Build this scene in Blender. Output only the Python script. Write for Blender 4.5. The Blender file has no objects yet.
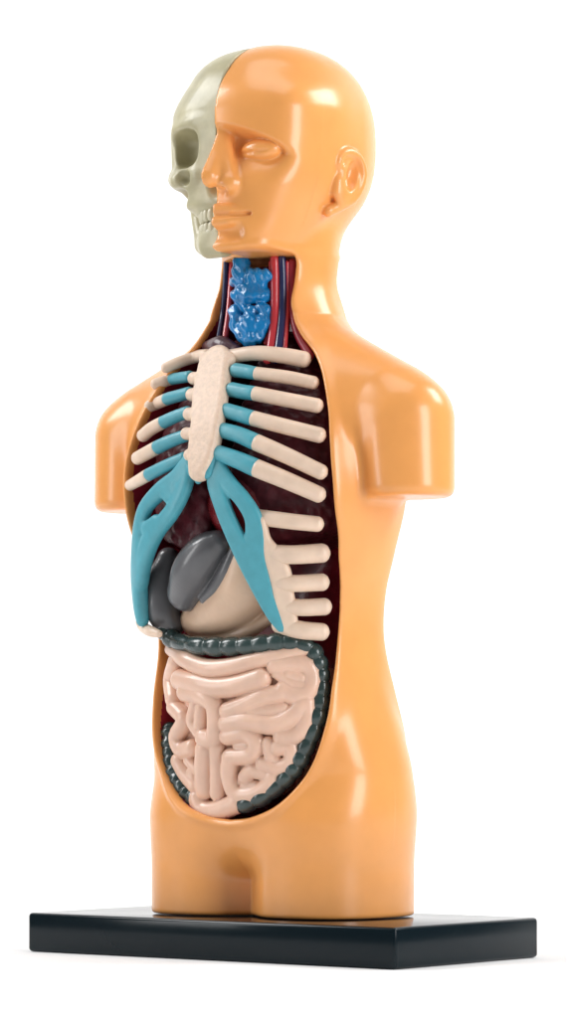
import bpy, bmesh, math
import numpy as np

# ------------------------------------------------------------------ units
# everything is modelled in "model units" (mu); S turns them into metres
# (the figure is about 26 cm tall).  x = figure's left, y = back, z = up
S = 0.0003
TH = math.radians(38.2)          # the figure is turned this far from the camera
CT, ST = math.cos(TH), math.sin(TH)
CAM_D, CAM_Z = 3500.0, 175.0
PX, PY = 279.5, 740.0            # principal point in the photograph

sc = bpy.context.scene
col = sc.collection
F = np.float32

# ------------------------------------------------------------------ sdf tools
def smin(a, b, k):
    h = np.maximum(k - np.abs(a - b), 0) / k
    return np.minimum(a, b) - h * h * k * 0.25

def smax(a, b, k):
    return -smin(-a, -b, k)

def sell(x, y, z, c, r, p=2.0):
    q = (np.abs((x - c[0]) / r[0]) ** p + np.abs((y - c[1]) / r[1]) ** p
         + np.abs((z - c[2]) / r[2]) ** p) ** (1.0 / p)
    return (q - 1) * min(r)

def ell(x, y, z, c, r):
    ax, ay, az = (x - c[0]) / r[0], (y - c[1]) / r[1], (z - c[2]) / r[2]
    k0 = np.sqrt(ax * ax + ay * ay + az * az)
    k1 = np.sqrt((ax / r[0]) ** 2 + (ay / r[1]) ** 2 + (az / r[2]) ** 2)
    return np.where(k0 < 1e-4, -min(r), k0 * (k0 - 1) / np.maximum(k1, 1e-6))

def cap(x, y, z, a, b, ra, rb):
    d = [b[i] - a[i] for i in range(3)]
    L = d[0] * d[0] + d[1] * d[1] + d[2] * d[2] + 1e-9
    t = np.clip(((x - a[0]) * d[0] + (y - a[1]) * d[1] + (z - a[2]) * d[2]) / L, 0, 1)
    return np.sqrt((x - a[0] - t * d[0]) ** 2 + (y - a[1] - t * d[1]) ** 2
                   + (z - a[2] - t * d[2]) ** 2) - (ra + (rb - ra) * t)

def poly(x, y, z, pts, rs):
    f = None
    if not hasattr(rs, '__len__'):
        rs = [rs] * len(pts)
    for i in range(len(pts) - 1):
        g = cap(x, y, z, pts[i], pts[i + 1], rs[i], rs[i + 1])
        f = g if f is None else np.minimum(f, g)
    return f

def catmull(P, n):
    P = np.asarray(P, float)
    if len(P) == 2:
        t = np.linspace(0, 1, n + 1)[:, None]
        return P[0] * (1 - t) + P[1] * t
    E = np.vstack([2 * P[0] - P[1], P, 2 * P[-1] - P[-2]])
    out = []
    for i in range(len(P) - 1):
        a, b, c, d = E[i:i + 4]
        for t in np.linspace(0, 1, n, endpoint=False):
            out.append(0.5 * ((2 * b) + (c - a) * t + (2 * a - 5 * b + 4 * c - d) * t * t
                              + (3 * b - a - 3 * c + d) * t ** 3))
    out.append(P[-1])
    return np.array(out)

def table(z, T, j):
    """smooth monotone-ish interpolation of a table column"""
    zs = np.array([t[0] for t in T], float)
    v = np.array([t[j] for t in T], float)
    m = np.gradient(v, zs)
    zc = np.clip(z, zs[0], zs[-1])
    i = np.clip(np.searchsorted(zs, zc) - 1, 0, len(zs) - 2)
    h = zs[i + 1] - zs[i]
    t = (zc - zs[i]) / h
    return ((2 * t ** 3 - 3 * t ** 2 + 1) * v[i] + (t ** 3 - 2 * t ** 2 + t) * h * m[i]
            + (-2 * t ** 3 + 3 * t ** 2) * v[i + 1] + (t ** 3 - t ** 2) * h * m[i + 1]).astype(F)

def loft(x, y, z, T, p):
    a, bf, bb, yc = (table(z, T, j) for j in (1, 2, 3, 4))
    dy = y - yc
    b = np.where(dy < 0, bf, bb)
    q = ((np.abs(x) / a) ** p + (np.abs(dy) / b) ** p) ** (1.0 / p)
    return (q - 1) * np.minimum(a, b)

def nets(fn, lo, hi, h):
    """surface nets of fn<0 on a grid, sparse evaluation"""
    K = 4
    lo = np.array(lo, float); hi = np.array(hi, float)
    nb = np.ceil((hi - lo) / (h * K)).astype(int)
    gx, gy, gz = [lo[i] + np.arange(nb[i] + 1) * h * K for i in range(3)]
    X, Y, Z = np.meshgrid(gx, gy, gz, indexing='ij')
    fc = fn(X.ravel().astype(F), Y.ravel().astype(F), Z.ravel().astype(F)).reshape(X.shape)
    act = np.ones(tuple(nb), bool) * False
    mn = None; sg = None
    for dx in (0, 1):
        for dy in (0, 1):
            for dz in (0, 1):
                c = fc[dx:dx + nb[0], dy:dy + nb[1], dz:dz + nb[2]]
                mn = np.abs(c) if mn is None else np.minimum(mn, np.abs(c))
    act = mn < h * K * 2.0
    fine = np.repeat(np.repeat(np.repeat(fc[:-1, :-1, :-1], K, 0), K, 1), K, 2).astype(F)
    am = np.repeat(np.repeat(np.repeat(act, K, 0), K, 1), K, 2)
    idx = np.nonzero(am)
    n = len(idx[0]); vals = np.empty(n, F)
    for s in range(0, n, 400000):
        e = min(n, s + 400000)
        vals[s:e] = fn((lo[0] + idx[0][s:e] * h).astype(F), (lo[1] + idx[1][s:e] * h).astype(F),
                       (lo[2] + idx[2][s:e] * h).astype(F))
    fine[idx] = vals
    ins = fine < 0
    N = np.array(fine.shape) - 1
    cnt = np.zeros(tuple(N), np.uint8)
    for dx in (0, 1):
        for dy in (0, 1):
            for dz in (0, 1):
                cnt += ins[dx:dx + N[0], dy:dy + N[1], dz:dz + N[2]]
    cells = np.nonzero((cnt > 0) & (cnt < 8))
    m = len(cells[0])
    vid = np.full(tuple(N), -1, np.int32)
    vid[cells] = np.arange(m)
    ci = np.stack(cells, 1)
    acc = np.zeros((m, 3)); num = np.zeros(m)
    for ax in range(3):
        o1, o2 = [k for k in range(3) if k != ax]
        for u in (0, 1):
            for v in (0, 1):
                A = ci.copy(); A[:, o1] += u; A[:, o2] += v
                B = A.copy(); B[:, ax] += 1
                fa = fine[A[:, 0], A[:, 1], A[:, 2]]; fb = fine[B[:, 0], B[:, 1], B[:, 2]]
                cr = (fa < 0) != (fb < 0)
                t = np.where(cr, fa / np.where(cr, fa - fb, 1), 0)
                P = A.astype(float); P[:, ax] += t
                acc[cr] += P[cr]; num[cr] += 1
    V = lo + acc / num[:, None] * h
    quads = []
    for ax in range(3):
        o1, o2 = [(1, 2), (2, 0), (0, 1)][ax]
        sl_a = [slice(None)] * 3; sl_b = [slice(None)] * 3
        sl_a[ax] = slice(0, -1); sl_b[ax] = slice(1, None)
        ch = ins[tuple(sl_a)] != ins[tuple(sl_b)]
        E = np.stack(np.nonzero(ch), 1)
        ok = (E[:, o1] > 0) & (E[:, o2] > 0) & (E[:, o1] < N[o1]) & (E[:, o2] < N[o2])
        E = E[ok]
        q = []
        for (u, v) in ((-1, -1), (0, -1), (0, 0), (-1, 0)):
            G = E.copy(); G[:, o1] += u; G[:, o2] += v
            q.append(vid[G[:, 0], G[:, 1], G[:, 2]])
        q = np.stack(q, 1)
        fl = ~ins[E[:, 0], E[:, 1], E[:, 2]]
        q[fl] = q[fl][:, ::-1]
        quads.append(q)
    Q = np.concatenate(quads)
    Q = Q[(Q >= 0).all(1)]
    def grad(V):
        e = 0.5 * h
        x, y, z = [V[:, i].astype(F) for i in range(3)]
        return np.stack([fn(x + e, y, z) - fn(x - e, y, z), fn(x, y + e, z) - fn(x, y - e, z),
                         fn(x, y, z + e) - fn(x, y, z - e)], 1) / (2 * e)
    # relax along the quads, then pull back to the surface
    for it in range(2):
        sm = np.zeros_like(V); nn = np.zeros(len(V))
        for a, b in ((0, 1), (1, 2), (2, 3), (3, 0)):
            np.add.at(sm, Q[:, a], V[Q[:, b]]); np.add.at(nn, Q[:, a], 1)
        V = 0.4 * V + 0.6 * sm / np.maximum(nn, 1)[:, None]
        g = grad(V)
        f = fn(V[:, 0].astype(F), V[:, 1].astype(F), V[:, 2].astype(F))
        st = (f / np.maximum((g * g).sum(1), 0.15))[:, None] * g
        ln = np.linalg.norm(st, axis=1)[:, None]
        V = V - st * np.minimum(1, 0.7 * h / np.maximum(ln, 1e-9))
    return V, Q

# ------------------------------------------------------------------ object tools
def link(name, V, Q, mat, parent=None, smooth=True):
    me = bpy.data.meshes.new(name)
    V = np.asarray(V, float) * S
    if isinstance(Q, np.ndarray):
        me.vertices.add(len(V)); me.vertices.foreach_set('co', V.ravel())
        me.loops.add(Q.size); me.loops.foreach_set('vertex_index', Q.ravel().astype(np.int32))
        me.polygons.add(len(Q))
        me.polygons.foreach_set('loop_start', np.arange(0, Q.size, 4, dtype=np.int32))
        me.update(calc_edges=True); me.validate()
    else:
        me.from_pydata([tuple(v) for v in V], [], Q)
    me.polygons.foreach_set('use_smooth', [smooth] * len(me.polygons))
    me.update()
    o = bpy.data.objects.new(name, me); col.objects.link(o)
    me.materials.append(mat)
    if parent: o.parent = parent
    return o

def empty(name, parent=None):
    o = bpy.data.objects.new(name, None); col.objects.link(o)
    o.empty_display_size = 0.01
    if parent: o.parent = parent
    return o

def sdf_obj(name, fn, lo, hi, h, mat, parent):
    V, Q = nets(fn, lo, hi, h)
    return link(name, V, Q, mat, parent)

def tube(P, R, n=10, seg=20, flat=1.0, nrm=None, wob=None, span=None):
    """swept tube with round ends; flat squeezes it along nrm(point)"""
    C = catmull(P, n)
    Rr = catmull(np.array([[r, 0, 0] for r in R]), n)[:, 0]
    T = np.gradient(C, axis=0); T /= np.linalg.norm(T, axis=1)[:, None]
    c0 = c1 = True                       # round ends, unless this is one stretch of a longer rod
    if span:
        c0, c1 = span[0] == 0, span[1] is None
        C, Rr, T = [a[slice(*span)] for a in (C, Rr, T)]
    rings = []
    def ring(c, t, r):
        u = nrm(c) if nrm else np.array([0, -1.0, 0])
        u = u - t * np.dot(u, t); u /= np.linalg.norm(u)
        w = np.cross(t, u)
        a = np.linspace(0, 2 * math.pi, seg, endpoint=False)
        return c + (np.cos(a)[:, None] * u * flat + np.sin(a)[:, None] * w) * r
    for k in (0.02, 0.25, 0.5, 0.75, 0.92) if c0 else ():
        s = math.sqrt(1 - (1 - k) ** 2)
        rings.append(ring(C[0] - T[0] * Rr[0] * (1 - k) * .9, T[0], Rr[0] * s))
    for i in range(len(C)):
        rr = Rr[i] * (1 + (wob(i / (len(C) - 1)) if wob else 0))
        rings.append(ring(C[i], T[i], rr))
    for k in (0.92, 0.75, 0.5, 0.25, 0.02) if c1 else ():
        s = math.sqrt(1 - (1 - k) ** 2)
        rings.append(ring(C[-1] + T[-1] * Rr[-1] * (1 - k) * .9, T[-1], Rr[-1] * s))
    V = np.vstack(rings); m = len(rings)
    Q = []
    for i in range(m - 1):
        for j in range(seg):
            k = (j + 1) % seg
            Q.append((i * seg + j, i * seg + k, (i + 1) * seg + k, (i + 1) * seg + j))
    Q.append(tuple(range(seg - 1, -1, -1)))
    Q.append(tuple(range((m - 1) * seg, m * seg)))
    return V, Q

# ------------------------------------------------------------------ materials
def mat(name, rgb, rough=0.35, coat=0.0, bump=0.0, bscale=3000, var=0.0, vscale=300, sss=0.0, spec=0.5, rgb2=None):
    m = bpy.data.materials.new(name); m.use_nodes = True
    nt = m.node_tree; b = nt.nodes['Principled BSDF']
    b.inputs['Base Color'].default_value = (*rgb, 1)
    b.inputs['Roughness'].default_value = rough
    b.inputs['Specular IOR Level'].default_value = spec
    b.inputs['Coat Weight'].default_value = coat
    b.inputs['Coat Roughness'].default_value = 0.08
    if sss:
        b.inputs['Subsurface Weight'].default_value = sss
        b.inputs['Subsurface Radius'].default_value = (1.0, 0.45, 0.2)
        b.inputs['Subsurface Scale'].default_value = 0.0025
    tc = nt.nodes.new('ShaderNodeTexCoord')
    if var or rgb2:
        no = nt.nodes.new('ShaderNodeTexNoise'); no.inputs['Scale'].default_value = vscale
        no.inputs['Detail'].default_value = 5
        nt.links.new(tc.outputs['Object'], no.inputs['Vector'])
        cr = nt.nodes.new('ShaderNodeValToRGB')
        cr.color_ramp.elements[0].position = 0.35; cr.color_ramp.elements[1].position = 0.68
        c2 = rgb2 or rgb
        cr.color_ramp.elements[0].color = (*[c * (1 - var) for c in rgb], 1)
        cr.color_ramp.elements[1].color = (*[min(1, c * (1 + var)) for c in c2], 1)
        nt.links.new(no.outputs['Fac'], cr.inputs['Fac'])
        nt.links.new(cr.outputs['Color'], b.inputs['Base Color'])
    if rough < 0.45 and not sss:
        # faint handling marks: the gloss is not the same everywhere
        n3 = nt.nodes.new('ShaderNodeTexNoise'); n3.inputs['Scale'].default_value = 45
        n3.inputs['Detail'].default_value = 8; n3.inputs['Roughness'].default_value = 0.65
        nt.links.new(tc.outputs['Object'], n3.inputs['Vector'])
        m3 = nt.nodes.new('ShaderNodeMapRange')
        m3.inputs['From Min'].default_value = 0.3; m3.inputs['From Max'].default_value = 0.7
        m3.inputs['To Min'].default_value = rough * 0.82; m3.inputs['To Max'].default_value = rough * 1.2
        nt.links.new(n3.outputs['Fac'], m3.inputs['Value'])
        nt.links.new(m3.outputs['Result'], b.inputs['Roughness'])
    if bump:
        n2 = nt.nodes.new('ShaderNodeTexNoise'); n2.inputs['Scale'].default_value = bscale
        n2.inputs['Detail'].default_value = 3
        nt.links.new(tc.outputs['Object'], n2.inputs['Vector'])
        bp = nt.nodes.new('ShaderNodeBump'); bp.inputs['Strength'].default_value = bump
        bp.inputs['Distance'].default_value = 0.0004
        nt.links.new(n2.outputs['Fac'], bp.inputs['Height'])
        nt.links.new(bp.outputs['Normal'], b.inputs['Normal'])
    return m

M = dict(
    skin=mat('orange_plastic', (0.87, 0.375, 0.108), 0.27, 0.12, 0.0, 1200, 0.03, 90, 0.06, spec=0.5),
    lining=mat('maroon_paint', (0.40, 0.022, 0.045), 0.3, 0.2, 0.05, 900, 0.2, 200),
    skull=mat('ivory_plastic', (0.46, 0.42, 0.26), 0.38, 0.15, 0.06, 900, 0.12, 160),
    tooth=mat('tooth_plastic', (0.60, 0.56, 0.40), 0.35, 0.2),
    bone=mat('bone_plastic', (0.80, 0.61, 0.47), 0.42, 0.1, 0.10, 1500, 0.05, 200, 0.1),
    sternum=mat('stippled_bone', (0.80, 0.60, 0.46), 0.5, 0.05, 0.6, 1100, 0.07, 700, 0.1),
    cart=mat('teal_paint', (0.072, 0.36, 0.44), 0.42, 0.1, 0.06, 1500, 0.06, 300),
    lung=mat('dark_lung', (0.085, 0.014, 0.020), 0.36, 0.0, 0.6, 500, 0.3, 260, spec=0.25),
    heart=mat('dark_red', (0.16, 0.008, 0.012), 0.25, 0.3, 0.1, 600, 0.2, 200),
    liver=mat('grey_gloss', (0.105, 0.105, 0.112), 0.33, 0.3, 0.03, 900, 0.08, 150),
    stomach=mat('beige_plastic', (0.72, 0.50, 0.35), 0.4, 0.1, 0.04, 900, 0.06, 120, 0.1),
    gut=mat('peach_plastic', (0.80, 0.53, 0.40), 0.34, 0.25, 0.03, 900, 0.06, 150, 0.15),
    colon=mat('dark_teal_gloss', (0.030, 0.054, 0.052), 0.24, 0.3, 0.05, 900, 0.2, 200),
    larynx=mat('blue_gloss', (0.006, 0.19, 0.47), 0.24, 0.2, 0.02, 500, 0.15, 300),
    artery=mat('red_vessel', (0.50, 0.035, 0.045), 0.25, 0.4),
    vein=mat('navy_vessel', (0.015, 0.022, 0.085), 0.25, 0.4),
    muscle=mat('maroon_muscle', (0.30, 0.018, 0.035), 0.35, 0.1, 0.05, 900, 0.15, 200),
    gland=mat('brown_purple', (0.07, 0.022, 0.035), 0.32, 0.1, 0.05, 500, 0.2, 200),
    base=mat('black_gloss', (0.003, 0.009, 0.013), 0.14, 0.0, 0.01, 600, spec=0.22),
)

# ------------------------------------------------------------------ the body form
TORSO = [(20, 126, 80, 82, 3), (60, 126, 80, 83, 3), (95, 132, 84, 90, 4), (135, 139, 87, 95, 3), (175, 134, 90, 92, -2), (215, 126, 89, 86, -8),
         (275, 118, 87, 80, -14), (320, 123, 91, 82, -18), (360, 134, 95, 86, -21), (408, 147, 100, 92, -23),
         (450, 150, 98, 95, -22), (490, 141, 90, 90, -18), (530, 118, 76, 78, -10), (565, 82, 62, 64, -5),
         (595, 52, 50, 54, -3)]
FACE = [(630, 34, 44, 30, -38), (646, 42, 52, 34, -40), (660, 50, 58, 40, -40), (690, 62, 58, 48, -40), (720, 70, 57, 52, -40),
        (760, 76, 54, 60, -39), (795, 80, 55, 60, -39), (830, 78, 50, 60, -36)]

def torso_form(x, y, z):
    f = loft(x, y, z, TORSO, F(2.45))
    return smax(smax(f, 52 - z, 40), z - 600, 20)

def trunk(x, y, z):
    ax = np.abs(x)
    f = torso_form(x, y, z)
    # shoulders and arm stumps
    sh = cap(ax, y, z, (48, 0, 548), (148, -13, 498), 44, 45)
    f = smin(f, sh, 26)
    arm = cap(ax, y, z, (167, -16, 483), (175, -17, 380), 48, 42)
    arm = smax(arm, 409 - z, 11)
    f = smin(f, arm, 9)
    # thighs
    q = ((np.abs(ax - 68) / 68.5) ** F(2.3) + (np.abs(y - 4) / 83) ** F(2.3)) ** F(1 / 2.3)
    leg = (q - 1) * 68
    fil = ((ax / 40) ** F(2.0) + (np.abs(y - 8) / 45) ** F(2.0)) ** F(1 / 2.4)
    leg = smin(leg, (fil - 1) * 40, 26)
    leg = smax(smax(leg, 1.2 - z, 4), z - 130, 40)
    f = smin(f, leg, 18)
    # neck
    nk = cap(x, y, z, (0, -4, 540), (0, -2, 690), 58, 51)
    nk = smin(nk, cap(x, y, z, (0, 34, 742), (0, -2, 632), 57, 50), 16)
    return smin(f, nk, 34)

def head_form(x, y, z):
    f = sell(x, y, z, (0, 2, 770), (84, 101, 97), 2.35)
    g = loft(x, y, z, FACE, F(3.0))
    g = smax(smax(g, 644 - z, 14), z - 815, 30)
    return smin(f, g, 22)

EAR = [(82, -4, 733), (84, -13, 742), (85, -8, 751), (86, 4, 754), (87, 15, 749), (87, 22, 736), (85, 19, 721), (82, 10, 709),
       (77, -4, 701), (73, -15, 695)]

EAR_C = catmull(EAR, 3)
EAR_R = list(np.interp(np.linspace(0, 9, len(EAR_C)), range(10), [2.5, 4, 4.6, 4.8, 5, 5.2, 5.4, 5.6, 6, 5.5]))
def skin_head(x, y, z):
    f = head_form(x, y, z)
    # brow, socket, closed lids
    def st(t):
        t = np.clip(t, 0, 1); return t * t * (3 - 2 * t)
    top = 780 - 0.12 * x - 0.0034 * x * x
    D = 18 * st((top - z) / 14) * st((z - 714) / 48) * st((78 - x) / 30) * (0.25 + 0.75 * st((x + 2) / 18)) * (y < -30)
    f = f + D.astype(F)
    f = smin(f, ell(x, y, z, (38, -77, 750), (23, 14.5, 12)), 2)
    f = smax(f, -poly(x, y, z, [(22, -87.4, 748.4), (25, -88.8, 747.6), (29, -90.5, 747.2), (38, -91.7, 747), (47, -90.5, 747.2), (51, -88.9, 747.6), (54, -87.4, 748.4)], [1.0, 1.7, 2.2, 2.2, 2.2, 1.7, 1.0]), 1)
    # nose
    ns = poly(x, y, z, [(0, -90, 770), (0, -101, 747), (0, -112, 724)], [7, 8, 11])
    ns = smin(ns, poly(x, y, z, [(4, -89, 765), (10, -96, 738), (16, -99, 718)], [6, 8, 11]), 8)
    ns = smin(ns, ell(x, y, z, (18, -97, 717), (10, 12, 9)), 5)
    f = smin(f, ns, 5)
    f = smax(f, -ell(x, y, z, (11, -108, 708.5), (8, 9, 6)), 2.5)
    # lips and chin
    f = smin(f, poly(x, y, z, [(0, -100, 693.5), (18, -97.5, 692), (35, -88, 688)], [6, 5.5, 2]), 3)
    f = smin(f, poly(x, y, z, [(0, -100, 680), (16, -98, 680.3), (32, -89.5, 684)], [8.2, 7.6, 3.2]), 3)
    f = smax(f, -poly(x, y, z, [(-2, -107, 687), (17, -103.5, 686.6), (29, -96, 687), (36, -91.5, 687.6)], [1.9, 1.9, 2.0, 1.8]), 2)
    f = smax(f, -poly(x, y, z, [(-2, -106, 668), (24, -101, 669)], [6, 6]), 8)
    f = smin(f, ell(x, y, z, (0, -86, 655), (22, 14, 12)), 10)
    # ear
    ty = y - 4 - (z - 730) * 0.25
    f = smin(f, ell(x, ty, z, (81, 0, 730), (9, 19, 30)), 3)
    f = smin(f, poly(x, y, z, EAR_C, EAR_R), 3)
    f = smax(f, -ell(x, ty, z, (95, 0, 731), (15.5, 10.5, 18)), 3)
    f = smin(f, poly(x, y, z, [(79, -12, 714), (82, -12, 724)], [5, 4]), 3)
    return np.maximum(f, -x)

def solid(x, y, z):
    return smin(trunk(x, y, z), skin_head(x, y, z), 9)

# ------------------------------------------------------------------ sight lines: where a feature lies on the form
def ray(X, Y, d):
    s = CAM_D / (CAM_D - d)
    sx = (X - PX) / s
    return sx * CT + d * ST, sx * ST - d * CT, CAM_Z + (PY - Y) / s

DS = np.arange(190, -160, -0.5)
def on(X, Y, off=0.0, form=torso_form):
    """point of the form's front, moved out by off, that is seen at X, Y"""
    x, y, z = ray(X, Y, DS)
    f = form(x.astype(F), y.astype(F), z.astype(F)) - off
    neg = np.nonzero(f < 0)[0]
    i = neg[0] if len(neg) else int(np.argmin(f))
    return np.array([x[i], y[i], z[i]])

RIBS = [(t[0], *(w if w else t[1:])) for t, w in zip(TORSO, [None, None, None, None, (128, 84, 80, -8), (134, 88, 82, -12), (142, 94, 84, -17),
        (146, 96, 86, -20), (148, 98, 88, -22), (150, 100, 92, -23)] + [None] * 5)]
def rib_form(x, y, z):
    return loft(x, y, z, RIBS, F(2.45))

def fnormal(p, form=torso_form):
    e = 1.0
    a = np.array([[p[0] + e, p[0] - e, p[0], p[0], p[0], p[0]], [p[1], p[1], p[1] + e, p[1] - e, p[1], p[1]],
                  [p[2], p[2], p[2], p[2], p[2] + e, p[2] - e]], F)
    f = form(a[0], a[1], a[2])
    g = np.array([f[0] - f[1], f[2] - f[3], f[4] - f[5]], float)
    return g / np.linalg.norm(g)

# ------------------------------------------------------------------ opening in the front
EDGE = [(291, 268), (291, 290), (291, 313), (299, 335), (314, 356), (322, 380), (327, 420), (330, 470), (334, 520),
        (336, 560), (337, 600), (335, 640), (331, 680), (325, 720), (314, 757), (296, 786), (274, 806), (250, 817), (231, 820)]
half = [on(X, Y, 0, trunk) for X, Y in EDGE]
hp = [(max(p[0], 0.0), p[2]) for p in half]
hp[0] = (hp[1][0], 652)
hp[-1] = (0.0, hp[-1][1])
hc = catmull(np.array([(a, b, 0) for a, b in hp]), 6)[:, :2]
outline = np.vstack([hc, np.column_stack([-hc[::-1, 0], hc[::-1, 1]])])
gx0, gz0, gst = -200.0, 40.0, 2.0
gx = np.arange(gx0, 201, gst); gz = np.arange(gz0, 701, gst)
GX, GZ = np.meshgrid(gx, gz, indexing='ij')

def outline_field(loop):
    """signed distance to a closed outline in the frontal plane"""
    best = np.full(GX.shape, 1e9); par = np.zeros(GX.shape, bool)
    for i in range(len(loop)):
        a = loop[i]; b = loop[(i + 1) % len(loop)]
        d = b - a; L = (d * d).sum() + 1e-9
        t = np.clip(((GX - a[0]) * d[0] + (GZ - a[1]) * d[1]) / L, 0, 1)
        best = np.minimum(best, np.hypot(GX - a[0] - t * d[0], GZ - a[1] - t * d[1]))
        if a[1] != b[1]:
            cr = ((a[1] > GZ) != (b[1] > GZ)) & (GX < (b[0] - a[0]) * (GZ - a[1]) / (b[1] - a[1]) + a[0])
            par ^= cr
    W = np.where(par, -best, best)
    def f(x, z):
        u = np.clip((x - gx0) / gst, 0, len(gx) - 1.001); v = np.clip((z - gz0) / gst, 0, len(gz) - 1.001)
        i = u.astype(int); j = v.astype(int); fu = u - i; fv = v - j
        return (W[i, j] * (1 - fu) * (1 - fv) + W[i + 1, j] * fu * (1 - fv) + W[i, j + 1] * (1 - fu) * fv
                + W[i + 1, j + 1] * fu * fv).astype(F)
    return f
window = outline_field(outline)

def carve(x, y, z):
    back = np.where(z > 560, 22 - (z - 560) * 0.08, 30).astype(F)
    c = smax(window(x, z), y - back, 12)
    wall = torso_form(x, y, z) + 9 - np.clip((-12 - y) * 1.5, 0, 200) - np.clip(z - 490, 0, 200)   # the shell keeps its thickness
    return smax(c, wall, 4)

def shell(x, y, z):
    b = solid(x, y, z)
    # a slightly raised lip runs round the opening
    w = window(x, z)
    lip = np.exp(-((w - 5) / 4.5) ** 2) * 2.2
    return smax(b - lip.astype(F), -carve(x, y, z), 5.0)

# ------------------------------------------------------------------ the model
root = empty('anatomical_torso')
root['label'] = 'orange plastic human torso model with half skull face and open front showing ribs and organs'
root['category'] = 'anatomy model'

V, Q = nets(shell, (-222, -132, -4), (222, 116, 876), 1.6)
cen = V[Q].mean(1)
dep = solid(*[cen[:, i].astype(F) for i in range(3)])
inn = (dep < -4.6) & (cen[:, 2] > 60) & (np.abs(cen[:, 0]) < 160) & (carve(*[cen[:, i].astype(F) for i in range(3)]) < 6) & (cen[:, 2] < 651)
def submesh(name, sel, m):
    q = Q[sel]; u, inv = np.unique(q, return_inverse=True)
    return link(name, V[u], inv.reshape(q.shape), m, root)
submesh('body_shell', ~inn, M['skin'])
submesh('cavity_lining', inn, M['lining'])

# ---- skull half
def skull_f(x, y, z):
    f = sell(x, y, z, (0, 1, 770), (84, 98, 94), 2.8)
    f = smax(f, 722 - z - (y + 60) * 0.15, 12)
    g = loft(x, y, z, [(t[0], t[1] + 2, t[2] - 2, t[3], t[4]) for t in FACE], F(3.2))
    g = smax(smax(g, 700 - z, 6), z - 815, 30)
    f = smin(f, g, 16)
    # brow and cheek bones
    f = smin(f, poly(x, y, z, [(0, -92, 782), (-30, -93, 783), (-62, -84, 780), (-79, -63, 770), (-79, -62, 738)], [4, 4, 4, 6, 6.5]), 9)
    f = smin(f, poly(x, y, z, [(-30, -90, 731), (-60, -86, 729), (-76, -68, 734), (-82, -35, 738)], [7, 8, 9, 6]), 7)
    # mouth bones
    f = smin(f, ell(x, y, z, (-10, -68, 704), (42, 26, 22)), 8)
    f = smax(f, -sell(x, y, z, (-48, -98, 759), (22, 34, 19), 2.8), 4)
    f = smax(f, -ell(x, y, z, (-46, -98, 730), (9, 13, 8)), 5)
    f = smax(f, -ell(x, y, z, (-4, -104, 722), (11, 18, 17)), 4)
    f = smax(f, -ell(x, y, z, (-58, -74, 712), (18, 22, 11)), 5)
    # lower jaw
    jaw = poly(x, y, z, [(0, -85, 659), (-22, -83, 660), (-42, -62, 667), (-54, -30, 680), (-58, -10, 700), (-60, -8, 735)],
               [10, 11, 10.5, 10, 9, 8])
    jaw = smin(jaw, ell(x, y, z, (-6, -71, 672), (36, 24, 18)), 8)
    jaw = smin(jaw, poly(x, y, z, [(-68, -50, 728), (-62, -50, 700), (-48, -60, 668)], [6, 9, 9]), 8)
    f = smin(f, jaw, 3)
    return np.maximum(f, x + 0.4)
skull = sdf_obj('skull', skull_f, (-96, -122, 636), (4, 108, 872), 1.5, M['skull'], root)
def teeth(name, zc, hgt, ry):
    tv, tq = [], []
    fs = []
    for k in range(8):
        a = math.radians(6 + 12.5 * k)
        fs.append((-38 * math.sin(a), -70 - ry * math.cos(a)))
    def fn(x, y, z):
        f = None
        for (tx, ty) in fs:
            g = sell(x, y, z, (tx, ty + 2.0, zc), (3.7, 4.0, hgt), 2.6)
            f = g if f is None else np.minimum(f, g)
        return f
    return sdf_obj(name, fn, (-45, -108, zc - hgt - 3), (4, -55, zc + hgt + 3), 0.9, M['tooth'], skull)
teeth('upper_teeth', 690.5, 6.5, 26)
teeth('lower_teeth', 678.5, 5.5, 25)

# ---- rib cage
rc = empty('rib_cage', root)
def c3(u, v): return 120 + u / 2.577, 330 + v / 2.577
def c4(u, v): return 120 + u / 2.577, 460 + v / 2.577
def c5(u, v): return 140 + u / 2.835, 620 + v / 2.835
RO = -4.0
def pts(cf, L, off, form=torso_form): return [on(*cf(u, v), off, form) for u, v in L]

def rib(bone, cart, rb, rcart=None, cf=c3, off=RO, lift=0.0):
    if not cart:
        P = pts(cf, bone, off)
        P[-1] = on(*cf(*bone[-1]), off + lift)
        if cf is c4:
            P[0] = on(*cf(*bone[0]), off - 9)
        link('rib', *tube(P, np.linspace(rb[0], rb[1], len(P)), nrm=fnormal), M['bone'], rc)
        return
    P = pts(cf, cart[:-1] + bone, off)
    P[-1] = on(*cf(*bone[-1]), off + lift)
    R = list(np.linspace(rcart[0], rb[0], len(cart))) + list(np.linspace(rb[0], rb[1], len(bone)))[1:]
    j = (len(cart) - 1) * 10
    link('costal_cartilage', *tube(P, R, nrm=fnormal, span=(0, j + 1)), M['cart'], rc)
    link('rib', *tube(P, R, nrm=fnormal, span=(j, None)), M['bone'], rc)

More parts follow.
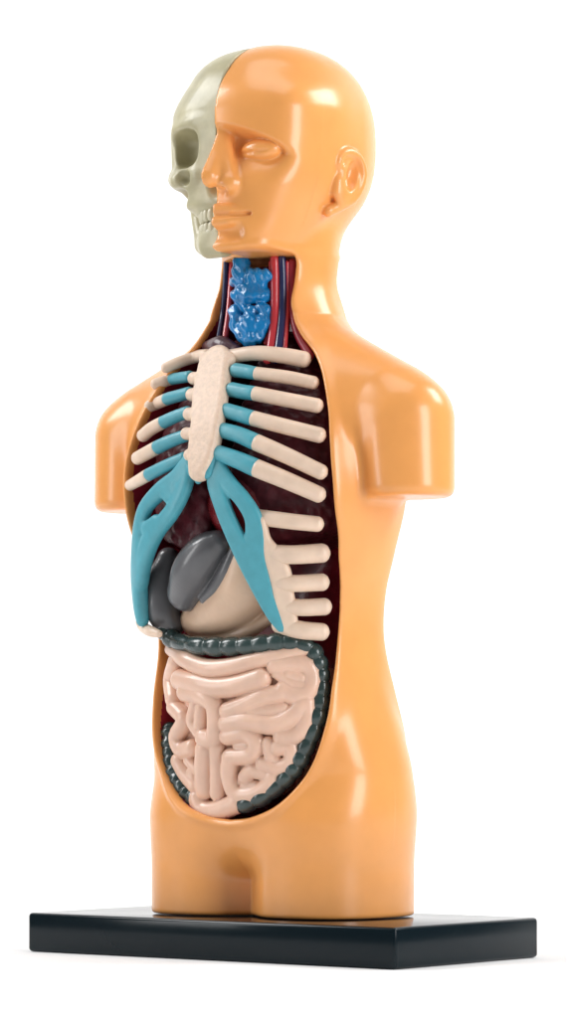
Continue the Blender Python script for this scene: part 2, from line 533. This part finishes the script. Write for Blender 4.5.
rib([(285, 68), (350, 60), (420, 66), (474, 76)], None, (7.0, 8.2))
rib([(352, 112), (430, 122), (498, 136)], [(300, 104), (330, 108), (356, 113)], (6.6, 6.6), (7.2, 6.9))
rib([(348, 164), (430, 180), (508, 195)], [(290, 154), (320, 160), (352, 165)], (7.2, 7.2), (7.4, 7.5))
rib([(344, 228), (430, 250), (514, 271)], [(275, 208), (310, 218), (348, 229)], (7.6, 7.6), (7.6, 7.9))
rib([(352, 290), (430, 324), (518, 366)], [(262, 258), (306, 270), (356, 291)], (8.4, 7.6), (7.6, 8.7))
rib([(352, 356), (430, 388), (512, 424)], [(256, 318), (306, 336), (356, 357)], (9.0, 8.0), (8, 9.3))
rib([(345, 146), (440, 158), (508, 165)], None, (8.0, 7.6), None, c4)
rib([(355, 238), (440, 244), (520, 240)], None, (9.0, 9.4), None, c4)
rib([(370, 310), (440, 318), (520, 315)], None, (8.0, 8.6), None, c4)
rib([(390, 370), (460, 380), (526, 378)], None, (8.0, 8.6), None, c4)
rib([(412, 424), (465, 438), (520, 443)], None, (9.0, 8.6), None, c4)
rib([(225, 66), (200, 68), (150, 84), (118, 98)], None, (6.6, 5.4), lift=3)
rib([(134, 127), (112, 133), (92, 140)], [(180, 120), (158, 123), (130, 128)], (5.8, 5.8), (5.8, 6.1), lift=3)
rib([(122, 178), (98, 188), (76, 197)], [(178, 162), (150, 170), (118, 179)], (6.3, 6.0), (6.2, 6.6))
rib([(112, 238), (82, 254), (60, 272)], [(174, 212), (142, 224), (108, 240)], (6.6, 6.6), (6.2, 6.9))
rib([(96, 303), (68, 318), (46, 330)], [(170, 272), (132, 286), (92, 305)], (7.0, 6.8), (6.2, 7.3))
rib([(74, 373), (48, 388), (26, 400)], [(166, 330), (120, 350), (70, 375)], (6.4, 5.6), (6.2, 6.7))

def strokes(name, L, m, par, cf, off, k=6, h=1.2, flat=None, pad=16, form=torso_form):
    SP = []
    for st, rs in L:
        P = catmull(np.array(pts(cf, st, off, form)), 8)
        R = catmull(np.array([[r, 0, 0] for r in (rs if hasattr(rs, '__len__') else [rs] * len(st))]), 8)[:, 0]
        SP.append((P, R))
    A = np.vstack([p for p, r in SP])
    def fn(x, y, z):
        f = None
        for P, R in SP:
            g = poly(x, y, z, P, R)
            f = g if f is None else smin(f, g, k)
        if flat:
            f = smax(f, np.abs(form(x, y, z) - off) - flat, 3)
        return f
    return sdf_obj(name, fn, A.min(0) - pad, A.max(0) + pad, h, m, par)

q = 1 / 2.577
strokes('costal_arch', [([(248, 15), (246, 55), (262, 110), (290, 180), (325, 250), (362, 325), (396, 392), (416, 428)],
                         [22 * q, 24 * q, 24 * q, 25 * q, 28 * q, 26 * q, 22 * q, 15 * q]),
                        ([(255, 20), (282, 62), (318, 104), (344, 150), (350, 205), (352, 260), (375, 330)],
                         [20 * q, 22 * q, 22 * q, 24 * q, 28 * q, 30 * q, 22 * q])],
        M['cart'], rc, c4, RO, 4, 1.2, 3.8)
strokes('costal_arch', [([(178, 0), (150, 45), (105, 80), (68, 122), (56, 170), (52, 240), (50, 310), (54, 375), (58, 412)],
                         [20 * q, 24 * q, 23 * q, 21 * q, 25 * q, 29 * q, 28 * q, 24 * q, 18 * q]),
                        ([(180, 20), (164, 75), (136, 130), (98, 178), (76, 215), (62, 262), (56, 310)],
                         [18 * q, 22 * q, 22 * q, 24 * q, 27 * q, 26 * q, 22 * q]),
                        ([(96, 160), (74, 176)], 20 * q), ([(128, 92), (140, 80)], 20 * q)],
        M['cart'], rc, c4, RO, 4, 1.2, 6.0, form=rib_form)
strokes('floating_rib', [([(52, 418), (62, 432), (80, 442), (100, 448)], [12 * q, 14 * q, 14 * q, 10 * q])], M['bone'], rc, c4, RO - 2, 4, 1.2, form=rib_form)
strokes('rib_bridge', [([(366, 158), (376, 205), (394, 245), (412, 290), (420, 335), (428, 380), (438, 428)], [13 * q, 14 * q, 24 * q, 29 * q, 27 * q, 26 * q, 22 * q])],
        M['bone'], rc, c4, RO - 1.2, 4, 1.2, 5.0)
strokes('sternum', [([(247, 86), (236, 150), (228, 230), (216, 310), (206, 362)], [49 * q, 50 * q, 47 * q, 42 * q, 29 * q]),
                    ([(222, 76), (282, 74)], [18 * q, 18 * q]),
                    ([(235, 130), (191, 125)], 17 * q), ([(230, 175), (186, 167)], 17 * q), ([(225, 225), (179, 217)], 17 * q),
                    ([(220, 270), (172, 267)], 16 * q), ([(215, 315), (180, 322)], 16 * q)],
        M['sternum'], rc, c3, 0.5, 3, 1.2, 8.0, 24)
strokes('xiphoid_tip', [([(204, 366), (202, 388)], [22 * q, 9 * q]), ([(225, 366), (240, 320), (250, 270)], [18 * q, 16 * q, 10 * q]), ([(186, 366), (170, 340)], [12 * q, 8 * q])],
        M['cart'], rc, c3, -1.5, 6, 1.2, 6.0, 20)

# ---- lungs and heart
def inside(off): return lambda x, y, z: torso_form(x, y, z) + off
def lung(sgn):
    def fn(x, y, z):
        f = smax(torso_form(x, y, z) + 20, -(x * sgn) + 14, 10)
        f = smax(f, 350 - z + np.abs(x) * 0.25, 12)
        f = smax(f, window(x, z) + 8, 6)
        bumps = np.sin(x * .31) * np.sin(y * .37 + z * .11) * np.sin(z * .29) * 1.2
        return smax(f, y - 20, 8) + bumps.astype(F)
    lo, hi = ((4, -130, 330), (150, 40, 610)) if sgn > 0 else ((-150, -130, 330), (-4, 40, 610))
    return sdf_obj('lung', fn, lo, hi, 2.4, M['lung'], root)
lung(1); lung(-1)
hpnt = on(303, 500, -24)
def heart_f(x, y, z):
    f = ell(x, y, z, (14, -72, 410), (38, 36, 44))
    return smin(f, ell(x, y, z, (34, -76, 396), (26, 28, 30)), 20)
sdf_obj('heart', heart_f, (-40, -120, 330), (115, 0, 470), 2.2, M['heart'], root)

# ---- liver (grey lobes), stomach
def blob(name, specs, m, k, h=1.5, post=None):
    A = []
    for c, r, ax in specs:
        A.append(np.array(c) - max(r) - 6); A.append(np.array(c) + max(r) + 6)
    def fn(x, y, z):
        f = None
        for c, r, ax in specs:
            # ax: rotation in the x-z plane
            ca, sa = math.cos(ax), math.sin(ax)
            dx, dz = x - c[0], z - c[2]
            g = ell(dx * ca + dz * sa, y - c[1], -dx * sa + dz * ca, (0, 0, 0), r)
            f = g if f is None else smin(f, g, k)
        return post(f, x, y, z) if post else f
    return sdf_obj(name, fn, np.min(A, 0), np.max(A, 0), h, m, root)
def at(cf, u, v, off): return on(*cf(u, v), off)
liv = empty('liver', root)
o = strokes('liver_lobe', [([(252, 215), (225, 240), (195, 285), (172, 340)], [34 * q, 52 * q, 60 * q, 50 * q]),
                           ([(296, 236), (280, 283), (255, 325), (222, 356)], [16 * q, 24 * q, 23 * q, 18 * q])], M['liver'], liv, c4, -21, 3, 1.3, None, 26)
o = strokes('liver_lobe', [([(125, 255), (110, 320), (112, 390), (135, 425)], [30 * q, 42 * q, 44 * q, 32 * q])], M['liver'], liv, c4, -30, 8, 1.4, None, 22)
strokes('stomach', [([(335, 220), (335, 290), (310, 350), (250, 392), (200, 410)], [50 * q, 70 * q, 72 * q, 60 * q, 44 * q]),
                    ([(166, 420), (200, 444), (250, 456), (320, 446), (384, 408)], [13 * q, 18 * q, 20 * q, 20 * q, 16 * q])],
        M['stomach'], root, c4, -38, 4, 1.5, None, 34)

# ---- large intestine: segmented dark tube
ci = pts(c5, [(60, 20), (100, 58), (160, 72), (230, 76), (310, 72), (390, 64), (450, 66), (492, 92), (512, 150), (513, 220), (500, 285), (478, 345),
              (448, 405), (405, 458), (350, 500), (290, 525)], -12)
def haustra(n): return lambda t: (0.24 + 0.06 * math.sin(41 * t)) * (abs(math.sin(math.pi * n * (t + 0.008 * math.sin(23 * t)))) ** 0.6) - 0.10
li = empty('large_intestine', root)
link('colon', *tube(ci, [8.4] * len(ci), n=22, seg=24, wob=haustra(25)), M['colon'], li)
def cavity(x, y, z): return np.maximum(torso_form(x, y, z) + 20, window(x, z) + 13)
ca = pts(c5, [(86, 310), (87, 370), (98, 430), (124, 480), (162, 514)], 0, cavity)
link('colon', *tube(ca, [8.6] * len(ca), n=24, seg=24, wob=haustra(9)), M['colon'], li)

# ---- small intestine: folded coils
g5 = 1 / 2.835
SI = [([(424, 152), (458, 166)], 13), ([(318, 262), (360, 256), (408, 250)], 13), ([(176, 250), (172, 296)], 13), ([(300, 470), (330, 470)], 11),
      ([(150, 430), (164, 470)], 11), ([(372, 386), (388, 396)], 10), ([(118, 170), (160, 178), (215, 190), (275, 186), (345, 165)], 21),
      ([(392, 150), (430, 178), (462, 186)], 13), ([(385, 128), (430, 122), (474, 130), (490, 165), (478, 202), (440, 214), (408, 198)], 18),
      ([(105, 120), (92, 170), (98, 225)], 18), ([(132, 205), (180, 214), (212, 240), (218, 290), (212, 338), (184, 334)], 19),
      ([(160, 240), (150, 285), (168, 318)], 13),
      ([(252, 258), (300, 240), (350, 218), (408, 206)], 18), ([(252, 292), (310, 286), (380, 296), (430, 276), (462, 244)], 20),
      ([(474, 236), (472, 290), (446, 326), (404, 330)], 18), ([(250, 330), (300, 322), (332, 346), (318, 382), (258, 388)], 17),
      ([(276, 356), (306, 356)], 9),
      ([(366, 350), (372, 384)], 14), ([(392, 362), (428, 362), (428, 400), (396, 420), (352, 408)], 16),
      ([(258, 392), (256, 440), (276, 492), (326, 496), (366, 470), (378, 448)], 18), ([(300, 446), (318, 428), (356, 434)], 15),
      ([(290, 456), (310, 462)], 9),
      ([(186, 368), (184, 420), (186, 480)], 20), ([(220, 362), (222, 420), (222, 492)], 16),
      ([(100, 248), (128, 284), (106, 330), (120, 368), (150, 362)], 17), ([(112, 400), (132, 436), (160, 470)], 17), ([(140, 398), (164, 424)], 12),
      ([(166, 508), (184, 538), (226, 540), (276, 520)], 20)]
def small_intestine():
    SP = []
    for st, r in SI:
        P = catmull(np.array([on(*c5(u, v), -12) for u, v in st]), 4)
        SP.append((P, r * g5 * 1.5))
    edge = [(104, 120), (96, 190), (100, 260), (104, 340), (124, 420), (166, 480), (172, 520), (200, 535), (270, 508), (310, 500), (360, 462),
            (420, 380), (472, 262), (484, 180), (462, 136), (390, 126), (300, 160), (190, 170)]
    mass = outline_field(np.array([on(*c5(u, v), -12)[[0, 2]] for u, v in edge]))
    A = np.vstack([p for p, r in SP])
    def fn(x, y, z):
        f = None
        for P, R in SP:
            g = poly(x, y, z, P, R)
            f = g if f is None else smin(f, g, 0.6)
        c = smax(smax(torso_form(x, y, z) + 17.5, mass(x, z), 8), -70 - 0 * z - torso_form(x, y, z), 4)
        return smin(f, c, 2)
    return sdf_obj('small_intestine', fn, A.min(0) - (14, 14, 14), A.max(0) + (14, 40, 14), 1.2, M['gut'], root)
small_intestine()
# the pale band that lies under the transverse colon
strokes('duodenum', [([(88, 84), (130, 112), (190, 136), (250, 134), (320, 118), (400, 100), (470, 84)], [18 * g5, 25 * g5, 27 * g5, 26 * g5, 24 * g5, 22 * g5, 17 * g5])],
        M['gut'], root, c5, -11, 3, 1.2)

# ---- throat
def c8(u, v): return 200 + u / 4.725, 250 + v / 4.725
def npts(L, off): return [on(*c8(u, v), off, trunk) for u, v in L]
e8 = 1 / 4.725
def larynx_f():
    specs = [([(196, 60), (196, 130)], [32, 34]), ([(190, 105), (250, 112), (312, 122)], [26, 24, 26]), ([(162, 150), (200, 150), (290, 165)], [20, 22, 22]),
             ([(185, 215), (240, 210), (300, 215)], [34, 40, 30]), ([(170, 290), (175, 350), (200, 405)], [28, 30, 26]),
             ([(310, 285), (300, 350), (270, 410)], [22, 28, 26]), ([(235, 300), (238, 350), (235, 410)], [24, 40, 36]),
             ([(200, 265), (240, 290), (290, 268)], [14, 15, 14])]
    SP = [(npts(L, -9), [r * e8 * 1.25 for r in R]) for L, R in specs]
    A = np.vstack([p for p, r in SP])
    def fn(x, y, z):
        f = None
        for P, R in SP:
            g = poly(x, y, z, P, R)
            f = g if f is None else smin(f, g, 3.5)
        w = np.sin(x * .40 + z * .2) * np.sin(z * .33 + 1) * np.sin(y * .5 + x * .2) * 1.3
        return f + w.astype(F)
    return sdf_obj('larynx', fn, A.min(0) - 14, A.max(0) + 14, 0.9, M['larynx'], root)
larynx_f()
def vessel(name, L, r, m, off):
    P = npts(L, off)
    link(name, *tube(P, [r] * len(P), nrm=lambda p: fnormal(p, trunk)), m, root)
vessel('artery', [(352, 40), (354, 150), (352, 300), (335, 460), (318, 520)], 4.4, M['artery'], -9)
vessel('vein', [(386, 40), (390, 150), (388, 300), (372, 460), (360, 520)], 4.2, M['vein'], -9)
vessel('artery', [(412, 60), (412, 160), (411, 300), (402, 460)], 2.2, M['artery'], -9)
vessel('artery', [(152, 60), (147, 170), (136, 300), (116, 440)], 3.2, M['artery'], -9)
vessel('vein', [(124, 60), (120, 170), (108, 300), (86, 440)], 2.8, M['vein'], -7)
vessel('artery', [(335, 60), (336, 300), (312, 440)], 2.4, M['artery'], -14)
vessel('neck_muscle', [(436, 60), (436, 250), (462, 390), (520, 500)], 4.5, M['muscle'], -9)
vessel('neck_muscle', [(385, 200), (384, 330), (370, 470)], 9, M['muscle'], -24)
strokes('thyroid_gland', [([(225, 42), (262, 40), (300, 52)], [14 * q, 24 * q, 14 * q]), ([(262, 40), (270, 62)], [20 * q, 14 * q])], M['gland'], root, c3, -6, 5, 1.1)

# ------------------------------------------------------------------ base
bm = bmesh.new()
bmesh.ops.create_cube(bm, size=1.0)
for v in bm.verts:
    v.co = (v.co.x * 462 * S, v.co.y * 239 * S, (v.co.z * 39.3 - 19.65) * S)
bmesh.ops.bevel(bm, geom=list(bm.edges), offset=4.0 * S, segments=4, profile=0.5, affect='EDGES')
me = bpy.data.meshes.new('display_base'); bm.to_mesh(me); bm.free()
for p in me.polygons: p.use_smooth = True
base = bpy.data.objects.new('display_base', me); col.objects.link(base)
me.materials.append(M['base'])
try:
    me.set_sharp_from_angle(angle=math.radians(50))
except Exception:
    pass
base['label'] = 'glossy black rectangular base board the orange torso stands on'
base['category'] = 'base'

# ------------------------------------------------------------------ table surface
wm = mat('white_paper', (0.93, 0.93, 0.93), 0.9, 0, 0.0, spec=0.2)
# a white paper sweep: flat under the model, curving up into a wall behind it
prof = [(-9000.0, 0.0), (700.0, 0.0)]
for k in range(1, 25):
    a = math.pi / 2 * k / 24
    prof.append((700 + 900 * math.sin(a), 900 * (1 - math.cos(a))))
prof.append((1600.0, 7000.0))
V, Q = [], []
for (t, h) in prof:
    for r in (-7000.0, 7000.0):
        V.append((r * CT - t * ST, r * ST + t * CT, h - 39.6))
for k in range(len(prof) - 1):
    Q.append((2 * k, 2 * k + 1, 2 * k + 3, 2 * k + 2))
g = link('ground', V, Q, wm)
g['kind'] = 'structure'

# ------------------------------------------------------------------ camera
cd = bpy.data.cameras.new('camera'); cam = bpy.data.objects.new('camera', cd); col.objects.link(cam)
cd.sensor_fit = 'VERTICAL'; cd.sensor_height = 36; cd.sensor_width = 36
cd.lens = 36 * CAM_D / 1018
cd.shift_y = (PY - 509) / 1018
cd.shift_x = (283.5 - PX) / 1018
cd.clip_start = 0.01; cd.clip_end = 100
cam.location = (CAM_D * ST * S, -CAM_D * CT * S, CAM_Z * S)
cam.rotation_euler = (math.pi / 2, 0, TH)
sc.camera = cam

# ------------------------------------------------------------------ light
w = bpy.data.worlds.new('World'); sc.world = w; w.use_nodes = True
nt = w.node_tree; bg = nt.nodes['Background']
bg.inputs['Color'].default_value = (1, 1, 1, 1)
bg.inputs['Strength'].default_value = 0.15

def lamp(name, right, toward, up, sx, sy, power, aim=(0, 0, 420), color=(1, 1, 1)):
    """softbox given in camera terms round the model (right, towards the camera, up)"""
    ld = bpy.data.lights.new(name, 'AREA'); ld.shape = 'RECTANGLE'
    ld.size = sx * S; ld.size_y = sy * S; ld.energy = power; ld.color = color
    o = bpy.data.objects.new(name, ld); col.objects.link(o)
    x = right * CT + toward * ST; y = right * ST - toward * CT
    o.location = (x * S, y * S, up * S)
    from mathutils import Vector
    o.rotation_euler = (Vector(aim) * S - o.location).to_track_quat('-Z', 'Y').to_euler()
    return o
lamp('softbox_key', 1650, 1650, 900, 760, 1500, 3.0)
lamp('softbox_fill', -2000, 420, 800, 420, 1300, 0.95)
lamp('softbox_top', -100, 300, 2300, 1300, 1000, 0.9)
# two lamps behind the model that burn the paper out to white
lamp('background_lamp', -1700, -300, 1900, 900, 900, 2.7, (300, 1100, 300))
lamp('background_lamp', 1700, -300, 1900, 900, 900, 2.7, (-900, 900, 300))

sc.view_settings.view_transform = 'Standard'
sc.view_settings.look = 'None'
sc.view_settings.exposure = 0
sc.view_settings.gamma = 1
sc.view_settings.use_curve_mapping = False
sc.cycles.use_denoising = True
